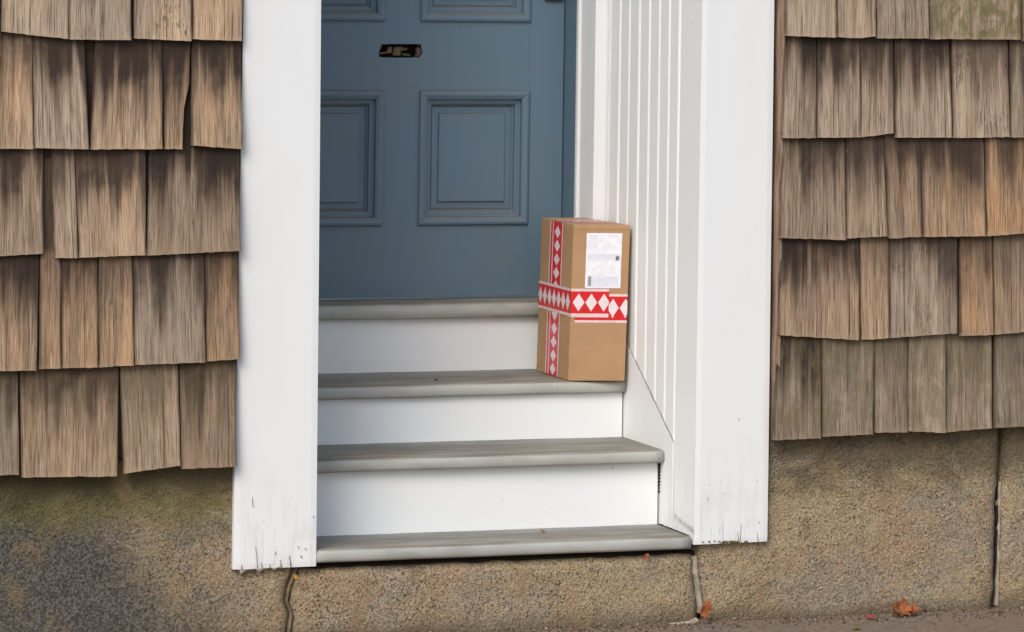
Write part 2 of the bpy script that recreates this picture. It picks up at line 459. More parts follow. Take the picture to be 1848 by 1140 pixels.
ztm = HY(700, 1020, GY).z-.004
stone(lambda z: -3.4, sh(J1, -.0015), .44, 2.3, .02, lab='soot darkened mossy stone under the left shingles')
stone(sh(J1, .0015), sh(J2, -.006), ztm, 5.1, .014, .004)
stone(sh(J2, .007), sh(J3, -.007), .48, 8.7, .012)
stone(sh(J3, .008), lambda z: 2.6, .48, 11.9, .012)
def strip(name, path, w, y, mat, parent, th=.02, amp=.003, seed=0, n=14):
    """wobbly upright bead of mortar following pixel path"""
    P = [HY(px, py, y) for px, py in path]; Q = []
    for i in range(n+1):
        t = i/n*(len(P)-1); k = min(int(t), len(P)-2); Q.append(P[k].lerp(P[k+1], t-k))
    mb = MB(); vs = []
    for i, q in enumerate(Q):
        d = (Q[min(i+1, n)]-Q[max(i-1, 0)]).normalized(); s = Vector((d.z, 0, -d.x))
        ww = w*(.75+.6*noise.noise(Vector((i*.9, seed, 0)))+.25)
        for k_, (a, b) in enumerate(((-1, th), (-.7, 0.004), (0, -.002), (.7, .003), (1, th))):
            o = q+s*(ww/2*a); vs.append((o.x+noise.noise(Vector((i*1.3, k_, seed)))*amp, y+b+noise.noise(Vector((i*.8, k_*2, seed)))*amp, o.z))
    fs = [(i*5+j, i*5+j+1, (i+1)*5+j+1, (i+1)*5+j) for i in range(n) for j in range(4)]
    mb.add(vs, fs); return mb.build(name, mat, parent, smooth=True)
strip('mortar_joint', [(1256, 1002), (1258, 1030), (1262, 1060), (1268, 1105)], .016, GY+.004, MORT, fnd, seed=3)
strip('mortar_joint', [(1806, 868), (1804, 930), (1803, 1010), (1801, 1092)], .010, GY+.008, MORT, fnd, seed=9)
strip('mortar_joint', [(1803, 868), (1798, 1000), (1790, 1090)], .006, GY+.012, DARK, fnd, seed=4)
strip('mortar_joint', [(536, 1024), (522, 1060), (518, 1085), (527, 1105), (522, 1140)], .009, GY+.0035, mat_simple('dirty_mortar', (.21, .165, .11), .95, .3, 40, dark=(.12, .09, .06), bump=.9), fnd, seed=21)
# squeezed mortar drips under the left post, and a smear by the pavement
mb = MB(); vs = []; nn = 60
for i in range(nn+1):
    t = i/nn; q = HY(432+t*(508-432), 1027-t*5, -.004)
    h = .003+.0125*max(0, math.sin(t*16+.4*math.sin(t*9)))**1.3*(1-.6*t)+.003*abs(noise.noise(Vector((t*25, 1, 2))))
    h *= min(1, t*14, (1-t)*9)
    vs += [(q.x, .0125, q.z+.004), (q.x, .003, q.z+.002), (q.x, .0005, q.z-h*.55), (q.x, .012, q.z-h)]
mb.add(vs, [(i*4+j, i*4+4+j, i*4+5+j, i*4+1+j) for i in range(nn) for j in range(3)])
mb.build('mortar_smear', MAT_PALE, fnd, smooth=True, recalc=True)
strip('mortar_smear', [(1180, 1134), (1200, 1131), (1222, 1126), (1240, 1126), (1260, 1119)], .011, GY-.006, MAT_PALE, fnd, th=.016, amp=.004, seed=13, n=22)
mb = MB(); mb.box(-3.5, 2.7, .05, .32, -.12, .165); mb.build('mortar_core', DARK, fnd)

# ------------------------------------------------------------------ shingled walls
LWALL = thing('shingled_wall', 'brown weathered cedar shingle wall left of the doorway, lowest butts over mossy stone', 'wall', 'shingled house walls')
RWALL = thing('shingled_wall', 'grey brown cedar shingle wall right of the doorway beside a cedar strip', 'wall', 'shingled house walls')
T, LEN = .031, .47
def face_y(v): return .004-T*(1-v/LEN)
shn = [0]
def shingle(par, BL, BR, dl, dr, attrs, mid=0, notch=None, tt=0.0, amp=1.0):
    """BL/BR butt corners (x,z); dl/dr = dx per dz of the sides"""
    shn[0] += 1; sd = shn[0]*3.7
    w = BR[0]-BL[0]; nx = max(4, int(w/.010)); nz = 9
    tilt = random.uniform(-.004, .004)+tt; tw = random.uniform(-.0045, .0045); cup = random.uniform(-.0015, .003)*amp; th = random.uniform(.0095, .0125)
    lev = [0, .03, .10, .2, .32, .45, .58, .7, .85, 1.0]
    vs = []; uv = []; ox = (BL[0]+BR[0])/2; oz = (BL[1]+BR[1])/2
    jag = [noise.noise(Vector((i*.9, sd, 0)))*.0016 for i in range(nx+1)]
    for j, l in enumerate(lev):
        for i in range(nx+1):
            s = i/nx
            zb = BL[1]+(BR[1]-BL[1])*s+jag[i]-mid*math.sin(s*math.pi)
            z = zb+l*(LEN-.0)
            xl = BL[0]+.0008+dl*(z-BL[1])+noise.noise(Vector((l*6, sd, 7)))*.0022; xr = BR[0]+dr*(z-BR[1])+noise.noise(Vector((l*6, sd, 17)))*.0022
            if notch and l*LEN < notch and s > .9: xr -= .010
            x = xl+(xr-xl)*s
            yy = .004-(T+tilt)*(1-l) + cup*math.cos((s-.5)*math.pi*2)*(1-l)+tw*(s-.5)*(1-l) + .0022*amp*noise.noise(Vector((s*w*90, l*1.5, sd)))+.0034*amp*noise.noise(Vector((s*w*25, l*1.2, sd+5)))
            vs.append((x-ox, yy, z-oz)); uv.append((s*w, z-oz))
    k = nx+1; n0 = len(vs)
    for j in range(len(lev)):
        for i in range(k):
            v = vs[j*k+i]; l = lev[j]; vs.append((v[0], v[1]+th*(1-l)+.0012, v[2])); uv.append(uv[j*k+i])
    R = len(lev)
    fs = [(j*k+i, j*k+i+1, (j+1)*k+i+1, (j+1)*k+i) for j in range(R-1) for i in range(nx)]
    fs += [(i+1, i, n0+i, n0+i+1) for i in range(nx)]
    fs += [((j+1)*k, n0+(j+1)*k, n0+j*k, j*k) for j in range(R-1)]
    fs += [(j*k+nx, n0+j*k+nx, n0+(j+1)*k+nx, (j+1)*k+nx) for j in range(R-1)]
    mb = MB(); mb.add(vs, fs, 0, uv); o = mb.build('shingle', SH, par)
    o.location = (ox, 0, oz)
    attrs = dict(attrs); attrs.update(width=w, split=random.uniform(.12, .9)*w if random.random() < .75 else -1, split_len=random.uniform(.06, .26), split_b=random.uniform(.1, .9)*w if w > .09 and random.random() < .6 else -1, split_b_len=random.uniform(.03, .2))
    for a, b in attrs.items(): o[a] = float(b)
    return o
rA = lambda **k: dict(dict(tone=random.uniform(.88, 1.12), warm=random.uniform(.1, .6), moss=0., stain=random.uniform(.55, 1.), speck=0.), **k)
# (x left top, x left butt, x right top, x right butt, y butt left, y butt right, attrs)
Lc = [
 (-125, [(-60, -60, 1, 1, 62, 66, {}), (3, 3, 123, 123, 58, 71, dict(tone=1.1, warm=.1, stain=.2)), (124.5, 124.5, 236, 236, 72, 73, dict(tone=.98, warm=.0, stain=.75)),
         (242, 242, 345, 345, 70, 75, dict(tone=1.2, warm=.25, stain=.05, speck=.9)), (348, 348, 438, 438, 71, 75, dict(tone=1.22, warm=.45, stain=.1))]),
 (72, [(-50, -50, 57, 60, 268, 270, dict(tone=1.1, warm=.6, stain=.7)), (57, 62, 150, 160, 268, 270, dict(tone=1.08, warm=.0, stain=1)),
        (172, 163, 293, 294, 270, 270, dict(tone=1.12, warm=.5, stain=1)), (294.5, 297, 344, 337, 270, 270, dict(tone=1.0, warm=.8, stain=1, notch=.12)), (346, 346, 434, 439, 263, 270, dict(tone=.98, warm=.55, stain=1))]),
 (271, [(-50, -50, 77, 79, 467, 458, dict(tone=.85, warm=.25, stain=.9)), (92, 100, 134, 141, 467, 466, dict(tone=.98, warm=.15, stain=.8)),
         (135, 143, 262, 263, 466, 461, dict(tone=1.1, warm=.45, stain=.9)), (270, 264, 431, 434, 462, 453, dict(tone=.78, warm=.25, stain=1, cup=1))]),
 (462, [(-50, -50, 71, 66, 670, 667, dict(tone=.9, warm=.6, stain=1)), (72, 71, 110, 110, 665, 664, dict(tone=1., warm=.7, stain=.3)), (111, 111, 176, 176, 663, 662, dict(tone=.95, warm=.75, stain=.9)),
         (177, 177.5, 237, 241, 662, 658, dict(tone=.98, warm=.8, stain=.5)), (238.5, 243, 367, 371, 657, 653, dict(tone=.86, warm=.0, stain=.9)), (369, 373, 430, 433, 651, 647, dict(tone=.9, warm=.9, stain=.8))]),
 (663, [(-50, -50, 31, 35, 858, 856, dict(tone=.82, warm=.0, moss=.35, stain=.8)), (35, 39, 213, 211, 861, 858, dict(tone=.98, warm=.45, stain=.8, moss=.15)),
         (216, 224, 320, 326, 854, 839, dict(tone=1.0, warm=.25, stain=.45, moss=.3, tt=-.003)), (323, 327.5, 427, 427, 845, 841, dict(tone=.78, warm=.4, stain=.7, moss=.2, tt=.002))]),
]
Rc = [
 (-110, [(1418, 1418, 1509, 1509, 65, 69, dict(tone=1.05, warm=.05, stain=.3)), (1511, 1511, 1580, 1580, 67, 66, dict(tone=1.0, warm=.15, stain=.35, mid=.004)),
          (1582, 1582, 1676, 1676, 70, 70, dict(tone=.9, warm=0, stain=.15, moss=.25)), (1678, 1678, 1843, 1843, 71, 72, dict(tone=.98, warm=.2, stain=0, moss=.95)), (1845, 1845, 1900, 1900, 75, 75, dict(tone=.8))]),
 (70, [(1415, 1412, 1474, 1474, 250, 250, dict(tone=.98, warm=.05, stain=1)), (1475, 1475, 1552, 1554, 249, 249, dict(tone=1.0, warm=.1, stain=1)),
        (1553, 1555, 1612, 1615, 249, 241, dict(tone=1.02, warm=.15, stain=.9)), (1614, 1616, 1712, 1718, 249, 249, dict(tone=.98, warm=.05, stain=1)),
        (1717, 1721, 1818, 1823, 250, 248, dict(tone=1.08, warm=.1, stain=.55, speck=1)), (1822, 1825, 1900, 1900, 249, 249, dict(tone=.9, warm=0, moss=.3))]),
 (251, [(1412, 1406, 1524, 1527, 430, 434, dict(tone=.84, warm=.3, stain=.9)), (1526, 1528, 1593, 1601, 431, 427, dict(tone=.85, warm=.25, stain=.8)),
         (1594, 1602, 1660, 1663, 431, 428, dict(tone=.85, warm=.5, stain=.8)), (1660, 1665, 1774, 1778, 428, 427, dict(tone=1.0, warm=.75, stain=.9)), (1776, 1780, 1900, 1900, 427, 418, dict(tone=1.0, warm=1., stain=.8))]),
 (432, [(1408, 1406, 1550, 1550, 604, 613, dict(tone=.92, warm=.5, stain=1)), (1552, 1554, 1603, 1604, 613, 609, dict(tone=.95, warm=.55, stain=.5)),
         (1604, 1606, 1726, 1727, 609, 600, dict(tone=.88, warm=.05, stain=.8, speck=.8)), (1731, 1732, 1789, 1792, 605, 603, dict(tone=.98, warm=.95, stain=.7)), (1792, 1795, 1900, 1900, 603, 595, dict(tone=.95, warm=.5, stain=.4))]),
 (610, [(1402, 1398, 1481, 1482, 794, 790, dict(tone=.72, warm=.1, moss=.5, stain=.9)), (1483, 1484, 1577, 1577, 787, 783, dict(tone=.80, warm=.0, moss=.55, stain=.5)),
         (1578.5, 1579, 1637, 1637, 780, 779, dict(tone=.74, warm=.1, moss=.3, stain=.4)), (1638, 1637.5, 1705, 1705, 777, 780, dict(tone=.86, warm=0, moss=.5, stain=.2)),
         (1706, 1706, 1789, 1790, 779, 772, dict(tone=.80, warm=.1, moss=.45, stain=.3)), (1793, 1794, 1900, 1900, 771, 768, dict(tone=.76, warm=0, moss=.3, stain=.4))]),
]
def courses(par, cs):
    for yt, rows in cs:
        for (lt, lb, rtp, rb, y0, y1, at) in rows:
            at = dict(at); mid = at.pop('mid', 0); notch = at.pop('notch', None); tt = at.pop('tt', 0); at.pop('cup', 0)
            BL = HY(lb, y0, face_y(0)); BR = HY(rb, y1, face_y(0)); TL = HY(lt, yt, face_y(.25)); TRt = HY(rtp, yt, face_y(.25))
            if yt < 0: TL = Vector((BL.x, 0, 2)); TRt = Vector((BR.x, 0, 2))
            shingle(par, (BL.x, BL.z), (BR.x, BR.z), (TL.x-BL.x)/(TL.z-BL.z), (TRt.x-BR.x)/(TRt.z-BR.z), rA(**at), mid, notch, tt)
courses(LWALL, Lc); courses(RWALL, Rc)
def fill(par, xa, xb, z, lowmoss=0):
    x = xa
    while x < xb-.03:
        w = min(random.uniform(.07, .2), xb-x)
        if xb-x-w < .05: w = xb-x
        dz = random.uniform(-.004, .004)
        shingle(par, (x+.001, z+dz), (x+w-.002, z+dz+random.uniform(-.004, .004)), random.uniform(-.01, .01), 0, rA(moss=lowmoss*random.random(), stain=random.uniform(.4, 1)))
        x += w
LZ = [HY(0, y, -.02).z for y in (66, 270, 466, 667, 858)]; RZ = [HY(1848, y, -.02).z for y in (73, 249, 421, 598, 769)]
LX = [HY(x, 300, -.02).x for x in (-60, -50, -50, -50, -50)]; RX = [HY(1900, 300, -.02).x]*5
for i in range(5):
    fill(LWALL, -3.3, LX[i]-.002, LZ[i], .3*(i == 4)); fill(RWALL, RX[i]+.002, 2.5, RZ[i], .5*(i == 4))
for k_ in (1, 2):
    fill(LWALL, -3.3, -1.125, LZ[0]+.25*k_); fill(RWALL, .215, 2.5, RZ[0]+.243*k_)
mb = MB(); mb.box(-3.4, -1.0, .030, .20, .43, 3.3); mb.build('sheathing', SHEATH, LWALL)
mb = MB(); mb.box(.05, 2.6, .030, .20, .47, 3.3); mb.build('sheathing', SHEATH, RWALL)
# under-course of cedar seen through the gaps
for i in range(5):
    mb = MB(); mb.box(-3.3, -1.128, .0075, .016, LZ[i]+.03, LZ[i]+.27); o = mb.build('undercourse', SHEATH, LWALL); o.location.y = .0005*i
    mb = MB(); mb.box(.222, 2.5, .0075, .016, RZ[i]+.03, RZ[i]+.27); o = mb.build('undercourse', SHEATH, RWALL); o.location.y = .0005*i
def blob(name, px, py, sx, sz, y, mat, par, n=12, seed=0, th=.0015):
    q = HY(px, py, y); mb = MB(); o_ = []
    for i in range(n):
        a = 2*math.pi*i/n; r_ = .6+.8*abs(noise.noise(Vector((i*.9, seed, 2)))); o_.append((q.x+math.cos(a)*sx*r_, q.z+math.sin(a)*sz*r_))
    mb.add([(q.x, y-th, q.z)]+[(a, y, b) for a, b in o_]+[(a, y+.004, b) for a, b in o_], [(0, 1+(i+1) % n, 1+i) for i in range(n)]+[(1+i, 1+(i+1) % n, 1+n+(i+1) % n, 1+n+i) for i in range(n)])
    return mb.build(name, mat, par, smooth=True, recalc=True)
LICH = mat_simple('pale_lichen', (.50, .50, .33), .95, .15, 90)
blob('lichen_spot', 378, 805, .0055, .0055, face_y(.045)+.0005, LICH, LWALL, seed=3); blob('lichen_spot', 414, 812, .003, .002, face_y(.04)+.0005, LICH, LWALL, seed=5)
SCR = mat_simple('scraped_wood', (.42, .35, .28), .9, .2, 60)
for px, py, a, b in ((271, 425, .004, .014), (285, 422, .008, .0022), (287, 450, .009, .003)): blob('scrape_mark', px, py, a, b, face_y(.03)+.0012, SCR, LWALL, seed=px*.1, th=.0006)
# narrow cedar strip beside the right post
def strip_board(x0f, x1f, y0, y1, za, zb, name, mat, par, n=60, amp=.0016, seed=0, lab=None):
    mb = MB(); vs = []
    for i in range(n+1):
        z = za+(zb-za)*i/n
        a = x0f(z)+noise.noise(Vector((z*9, seed, 1)))*amp; b = x1f(z)+noise.noise(Vector((z*9, seed, 4)))*amp; y = y0+noise.noise(Vector((z*14, seed, 6)))*amp*1.5
        vs += [(a, y1, z), (a, y, z), (b, y, z), (b, y1, z)]
    fs = [(i*4+j, i*4+(j+1) % 4, i*4+4+(j+1) % 4, i*4+4+j) for i in range(n) for j in range(4)]+[(0, 3, 2, 1), (n*4, n*4+1, n*4+2, n*4+3)]
    mb.add(vs, fs); o = mb.build(name, mat, par, recalc=True)
    if lab: o['label'] = lab
    return o
xs1 = lambda z: .2035+.0025*math.sin(z*23)*math.sin(z*7)
xs2 = lambda z: .2135
strip_board(xs1, xs2, -.012, .03, HY(1396, 792, 0).z, 2.85, 'edge_strip', TRIM, RWALL, seed=2, amp=.002, lab='narrow reddish cedar strip against the white post')

# ------------------------------------------------------------------ doorway surround
SUR = thing('door_surround', 'white painted doorway surround with flat posts and beaded board reveal', 'door frame')
def post(pl, n, lab, zt=TOP):
    (aT, aB, bT, bB, cB, dB) = pl
    A0 = HY(*aT); A1 = HY(*aB); B0 = HY(*bT); B1 = HY(*bB)
    def xl(z): return A1.x+(A0.x-A1.x)*(z-A1.z)/(A0.z-A1.z)
    def xr(z): return B1.x+(B0.x-B1.x)*(z-B1.z)/(B0.z-B1.z)
    mb = MB(); nz = 40; nx = 14; vs = []
    for j in range(nz+1):
        t = j/nz
        for i in range(nx+1):
            s = i/nx
            zb = A1.z+(B1.z-A1.z)*s+(noise.noise(Vector((s*14, n, 3)))*.0025)
            z = zb+(zt-zb)*t**1.5
            x = xl(z)+(xr(z)-xl(z))*s
            vs.append((x, noise.noise(Vector((x*3, z*1.5, n)))*.0016+(.0015 if i in (0, nx) else 0)+(.001 if j == 0 else 0), z))
    k = nx+1; n0 = len(vs)
    ring = list(range(k))+[j*k+nx for j in range(1, nz+1)]+[nz*k+i for i in range(nx-1, -1, -1)]+[j*k for j in range(nz-1, 0, -1)]
    for r in ring: v = vs[r]; vs.append((v[0], .137, v[2]))
    fs = [(j*k+i, j*k+i+1, (j+1)*k+i+1, (j+1)*k+i) for j in range(nz) for i in range(nx)]
    L = len(ring); fs += [(ring[(i+1) % L], ring[i], n0+i, n0+(i+1) % L) for i in range(L)]
    fs.append(tuple(n0+i for i in range(L))[::-1])
    mb.add(vs, fs); o = mb.build('post', WH, SUR); o['label'] = lab; return o
post(((440, 0), (421, 1027), (580, 0), (571, 1021), 0, 0), 1.0, 'white post left of the steps with split foot')
post(((1268, 0), (1252.5, 982), (1398, 0), (1385, 976), 0, 0), 6.0, 'white post right of the steps')
def cracks(lst, lab):
    mb = MB()
    for (xa, ya, xb, yb, w) in lst:
        n_ = 6; L_ = []
        for i in range(n_+1):
            t = i/n_; q = HY(xa+(xb-xa)*t+(random.random()-.5)*1.2, ya+(yb-ya)*t, -.0022); ww = w*.0004*(.2+t)
            L_ += [(q.x-ww, -.0022, q.z), (q.x+ww, -.0022, q.z), (q.x+ww, .004, q.z), (q.x-ww, .004, q.z)]
        mb.add(L_, [(i*4+j, i*4+4+j, i*4+4+(j+1) % 4, i*4+(j+1) % 4) for i in range(n_) for j in range(4)]+[(0, 1, 2, 3), (n_*4+3, n_*4+2, n_*4+1, n_*4)])
    o = mb.build('paint_cracks', mat_simple('crack_dirt', (.20, .175, .15), .9, .2, 50), SUR); o['label'] = lab
cracks([(436, 1018, 437, 1027, 1.4), (472, 1014, 473, 1024, 1), (487, 1017, 488, 1024, .9), (506, 1009, 508, 1024, 1.7), (523, 1002, 525, 1022, 1.6), (455, 896, 457, 915, .25), (462, 985, 465, 1025, .4), (543, 1001, 545, 1005, 3), (551, 988, 552, 991, 1.6), (538, 984, 539, 988, 1.2), (497, 994, 498, 1000, 1), (566, 930, 566.5, 933, 1.5)], 'dark splits in the paint at the foot of the left post')
cracks([(1338, 945, 1336, 974, 1.2), (1332, 960, 1333, 975, 1), (1367, 960, 1368, 976, .9), (1333, 753, 1334, 757, 2), (1280, 872, 1281, 875, 1.4), (1277, 895, 1277.5, 902, 1), (1308, 888, 1309, 891, 1.2), (1302, 867, 1303, 870, 1), (1370, 940, 1371, 943, 1.5), (1366, 864, 1367, 867, 1.3)], 'dark splits in the paint at the foot of the right post')
mb = MB()
for i in range(46):
    q = HY(random.gauss(1316, 16), 975.5+random.random()*3, 0); r_ = random.uniform(.0012, .003)
    mb.add([(q.x-r_, -.001, q.z), (q.x, -.004, q.z+r_*.4), (q.x+r_, -.001, q.z+r_*.3), (q.x, .0, q.z+r_*1.3), (q.x, .0, q.z-r_)], [(0, 1, 3), (1, 2, 3), (0, 4, 1), (1, 4, 2)])
mb.build('moss_tuft', mat_simple('dry_moss', (.15, .14, .05), .95, .2, 90), SUR)
# right reveal: beaded boards
edges = [HX(v, 0).y for v in (1226, 1208, 1190, 1172, 1154, 1136, 1119, 1101)]
edges = [.1385] + edges[1:] + [CY]
def bead_board(y0, y1, X, sgn, zb, zt, par):
    """face looks along -sgn*x ; flush bead at the front edge"""
    pr = [(y0+.0006, .006), (y0+.0006, .0026), (y0+.0022, .0006), (y0+.0045, -.0004), (y0+.0068, .0006), (y0+.008, .0030), (y0+.0094, .0032), (y0+.0112, .001), (y1-.002, .001), (y1-.0006, .004), (y1-.0006, .016), (y0+.0006, .016)]
    bow = random.uniform(-.0005, .0009)
    mb = MB(); vs = []; k = len(pr); nz = 12
    for j in range(nz+1):
        z = zb+(zt-zb)*j/nz
        for (y, d) in pr: vs.append((X+sgn*(d+.003+bow*math.sin(z*2)), y+noise.noise(Vector((z*1.3, y0*9, 1)))*.0012, z))
    fs = [(j*k+i, j*k+(i+1) % k, (j+1)*k+(i+1) % k, (j+1)*k+i) for j in range(nz) for i in range(k)]
    mb.add(vs, fs); return mb.build('board', WH, par, recalc=True)
for a, b in zip(edges, edges[1:]):
    bead_board(a, b, XR, 1, .22, TOP, SUR); bead_board(a, b, XL, -1, .22, TOP, SUR)
# backing behind reveals
for X, s in ((XR, 1), (XL, -1)):
    mb = MB(); a, b = sorted((X+s*.021, X+s*.05)); mb.box(a, b, .1385, YD+.08, .17, TOP); mb.build('backing_board', WH, SUR)
# casings stepping in to the door
for s, X0 in ((1, 0.0), (-1, XL)):
    f = lambda x: x if s == 1 else XL-x
    def bx(xa, xb, ya, yb, z0, z1, name, m):
        a, b = sorted((f(xa), f(xb))); mb = MB(); mb.box(a, b, ya, yb, z0, z1); return mb.build(name, m, SUR, bevel=.0015)
    bx(X_A, .0205, CY+.001, YA-.001, .20, TOP, 'casing', WH)
    bx(X_B, .0205, YA, YA+.016, .20, TOP, 'casing', WH)
    bx(X_B+.0005, .0205, YA+.0165, YD+.07, .20, TOP, 'jamb', DR)
# head of the recess
mb = MB(); mb.box(-1.2, .26, .0, .14, TOP+.001, 3.15); mb.build('head_board', WH, SUR, bevel=.003)
mb = MB(); mb.box(-1.28, .34, -.06, .14, 3.151, 3.22); mb.build('cornice', WH, SUR, bevel=.006)
mb = MB(); mb.box(XL, XR, .141, YD+.08, TOP+.001, TOP+.05); mb.build('recess_ceiling', WH, SUR)
# brown rusty smear kept out; skirt boards beside the steps
sk = [HX(*q) for q in ((1133, 625), (1160, 690), (1214, 797))]
slope = (sk[0].z-sk[2].z)/(sk[0].y-sk[2].y)
zA = sk[2].z
def skirt(X, s):
    mb = MB(); y0 = .1385; y1 = CY; P_ = [(y0, .19), (y1, .19), (y1, zA+slope*(y1-y0)), (y0, zA)]
    vs = [(X, y, z) for y, z in P_]+[(X+s*.0035, y, z) for y, z in P_]
    if s == 1: fs = [(3, 2, 1, 0), (0, 4, 7, 3), (3, 7, 6, 2), (2, 6, 5, 1)]
    else: fs = [(0, 1, 2, 3), (3, 7, 4, 0), (2, 6, 7, 3), (1, 5, 6, 2)]
    mb.add([(v[0]-s*.0001 if i < 4 else v[0], v[1], v[2]) for i, v in enumerate(vs)], fs)
    return mb.build('skirt_board', WH, SUR, recalc=True)
skirt(XR, 1); skirt(XL, -1)
mb = MB(); n_ = 40; vs = []
for i in range(n_+1):
    t = i/n_; y_ = .1385+t*(CY-.1385); z_ = zA+slope*(y_-.1385)+noise.noise(Vector((t*20, 1, 1)))*.0007; h_ = .0004+.0008*abs(noise.noise(Vector((t*9, 4, 1))))
    vs += [(XR+.0012, y_, z_-h_*.2), (XR+.0004, y_, z_+h_), (XR+.004, y_, z_+h_*1.4)]
mb.add(vs, [(i*3+j, i*3+3+j, i*3+4+j, i*3+1+j) for i in range(n_) for j in range(2)])
mb.build('open_joint', mat_simple('joint_shadow_dirt', (.30, .27, .24), .9, .2, 40), SUR)

# ------------------------------------------------------------------ steps
ST = thing('entry_steps', 'entry steps with worn grey treads and white risers up to the blue door', 'steps')
def tread(ny, by, zt, th, x0, x1, seed):
    prof = [(by, zt), (ny+th*.55, zt), (ny+th*.30, zt-th*.04), (ny+th*.12, zt-th*.13), (ny+th*.03, zt-th*.28), (ny, zt-th*.5), (ny+th*.02, zt-th*.78), (ny+th*.10, zt-th*.93), (ny+th*.26, zt-th), (by, zt-th)]
    mb = MB(); prism_x(mb, prof, x0, x1, 30, 0, .0016, seed)
    o = mb.build('tread', TR, ST, smooth=False, recalc=True)
    for p_ in o.data.polygons: p_.use_smooth = len(p_.vertices) == 4
    return o
x0, x1 = XL+.0012, XR-.0016
tread(.003, R2Y-.001, Z1, .030, x0, x1, 1)
tread(N2Y, R3Y-.001, Z2, .030, x0, x1-.0, 2)
tread(N3Y, R4Y-.001, Z3, .031, x0, x1-.001, 3)
def riser(y, z0, z1, seed, xr=None):
    mb = MB(); vs = []; n = 24; nz = 3
    for j in range(nz+1):
        for i in range(n+1):
            x = x0+((xr or x1)-.002-x0)*i/n; z = z0+(z1-z0)*j/nz
            vs.append((x, y+noise.noise(Vector((x*3, z*7, seed)))*.0015, z))
    k = n+1; fs = [(j*k+i, j*k+i+1, (j+1)*k+i+1, (j+1)*k+i) for j in range(nz) for i in range(n)]
    b = len(vs); vs += [(x0, y+.02, z0), ((xr or x1)-.002, y+.02, z0), ((xr or x1)-.002, y+.02, z1), (x0, y+.02, z1)]
    fs += [(b+1, b, b+3, b+2), (n, b+1, b+2, nz*k+n), (0, nz*k, b+3, b)]
    mb.add(vs, fs); return mb.build('riser', RI, ST)
riser(R2Y, Z1-.02, Z2-.0295, 11, x1-.0025); riser(R3Y, Z2-.02, Z3-.0305, 12, x1-.001)
SNY = R4Y-.028
riser(R4Y, Z3-.02, HY(760, 573, R4Y).z-.001, 13)
mb = MB(); mb.box(x0, x1, .06, .08, .1, Z1-.034); mb.build('under_tread_shade', DARK, ST)  # near-black fill painting the shadow in the gap below the lowest tread
# door sill: sloped grey board
zsb = HY(760, 574, R4Y-.02).z; zst = HY(760, 549, R4Y-.022).z
print('sill', zsb, zst, 'ZS', ZS)
mb = MB(); prism_x(mb, [(YD+.06, ZS-.001), (YD-.002, ZS-.0005), (R4Y+.012, zst+.001), (R4Y-.010, zst), (R4Y-.020, zst-.006), (R4Y-.024, zst-.014), (R4Y-.023, zsb+.004), (R4Y-.019, zsb), (YD+.06, zsb)], x0, x1, 20, 0, .001, 4)
o = mb.build('sill', TR, ST, recalc=True)
for p_ in o.data.polygons: p_.use_smooth = len(p_.vertices) == 4
# rotten corner gap between the lowest riser and the skirt: chewed caulk
mb = MB()
for i in range(9):
    q = HX(1189.5, 838+i*6.0, XR-.0028); q.y = R2Y-.0015; r_ = .0034*(1-.07*i)+.0009*random.random()
    mb.box(q.x-r_, q.x+r_, q.y-.0012, q.y+.002, q.z-r_*.9, q.z+r_*.9)
mb.build('caulk_gap', DARK, ST, bevel=.0008)
mb = MB()
for i in range(26):
    t = i/25; y = .02+t*(R2Y-.03); r_ = random.uniform(.0008, .0022)*(1.3 if i > 22 else 1)
    mb.box(XR-.0045, XR-.0008, y, y+.006, Z1, Z1+r_)
mb.build('dark_line', DARK, ST)  # thin dark line where the lowest tread meets the right side

# ------------------------------------------------------------------ front door
DO = thing('front_door', 'blue painted panelled front door with an open letter slot', 'door')
cx = HY(723, 300, YD).x
PW = HY(951.5, 300, YD).x-HY(756, 300, YD).x; cs2 = (HY(756, 300, YD).x-HY(689, 300, YD).x)/2
zLt = HY(850, 165.5, YD).z; zLb = HY(850, 405, YD).z; zUb = HY(850, 38.5, YD).z; zUt = zUb+.74; zU2b = zUt+.14; DT = ZS+2.03
rects = []
for s in (-1, 1):
    a, b = (cx+cs2, cx+cs2+PW) if s == 1 else (cx-cs2-PW, cx-cs2)
    rects += [(a, b, zLb, zLt), (a, b, zUb, zUt), (a, b, zU2b, min(zU2b+.30, DT-.12))]
dxa, dxb = XL-X_B+.003, X_B-.003
BK = YD+.04
sl0 = HY(683, 80, YD); sl1 = HY(762, 105, YD)
def slab_box(name, xa, xb, za, zb, extra=0):
    mb = MB(); mb.box(xa, xb, YD+extra, BK, za, zb); return mb.build(name, DR, DO)
xs = [dxa, cx-cs2-PW, cx-cs2, cx+cs2, cx+cs2+PW, dxb]
slab_box('stile', xs[0], xs[1]-.0004, ZS+.006, DT); slab_box('stile', xs[4]+.0004, xs[5], ZS+.006, DT)
rails = [(ZS+.006, zLb), (zLt, zUb), (zUt, zU2b), (rects[2][3], DT)]
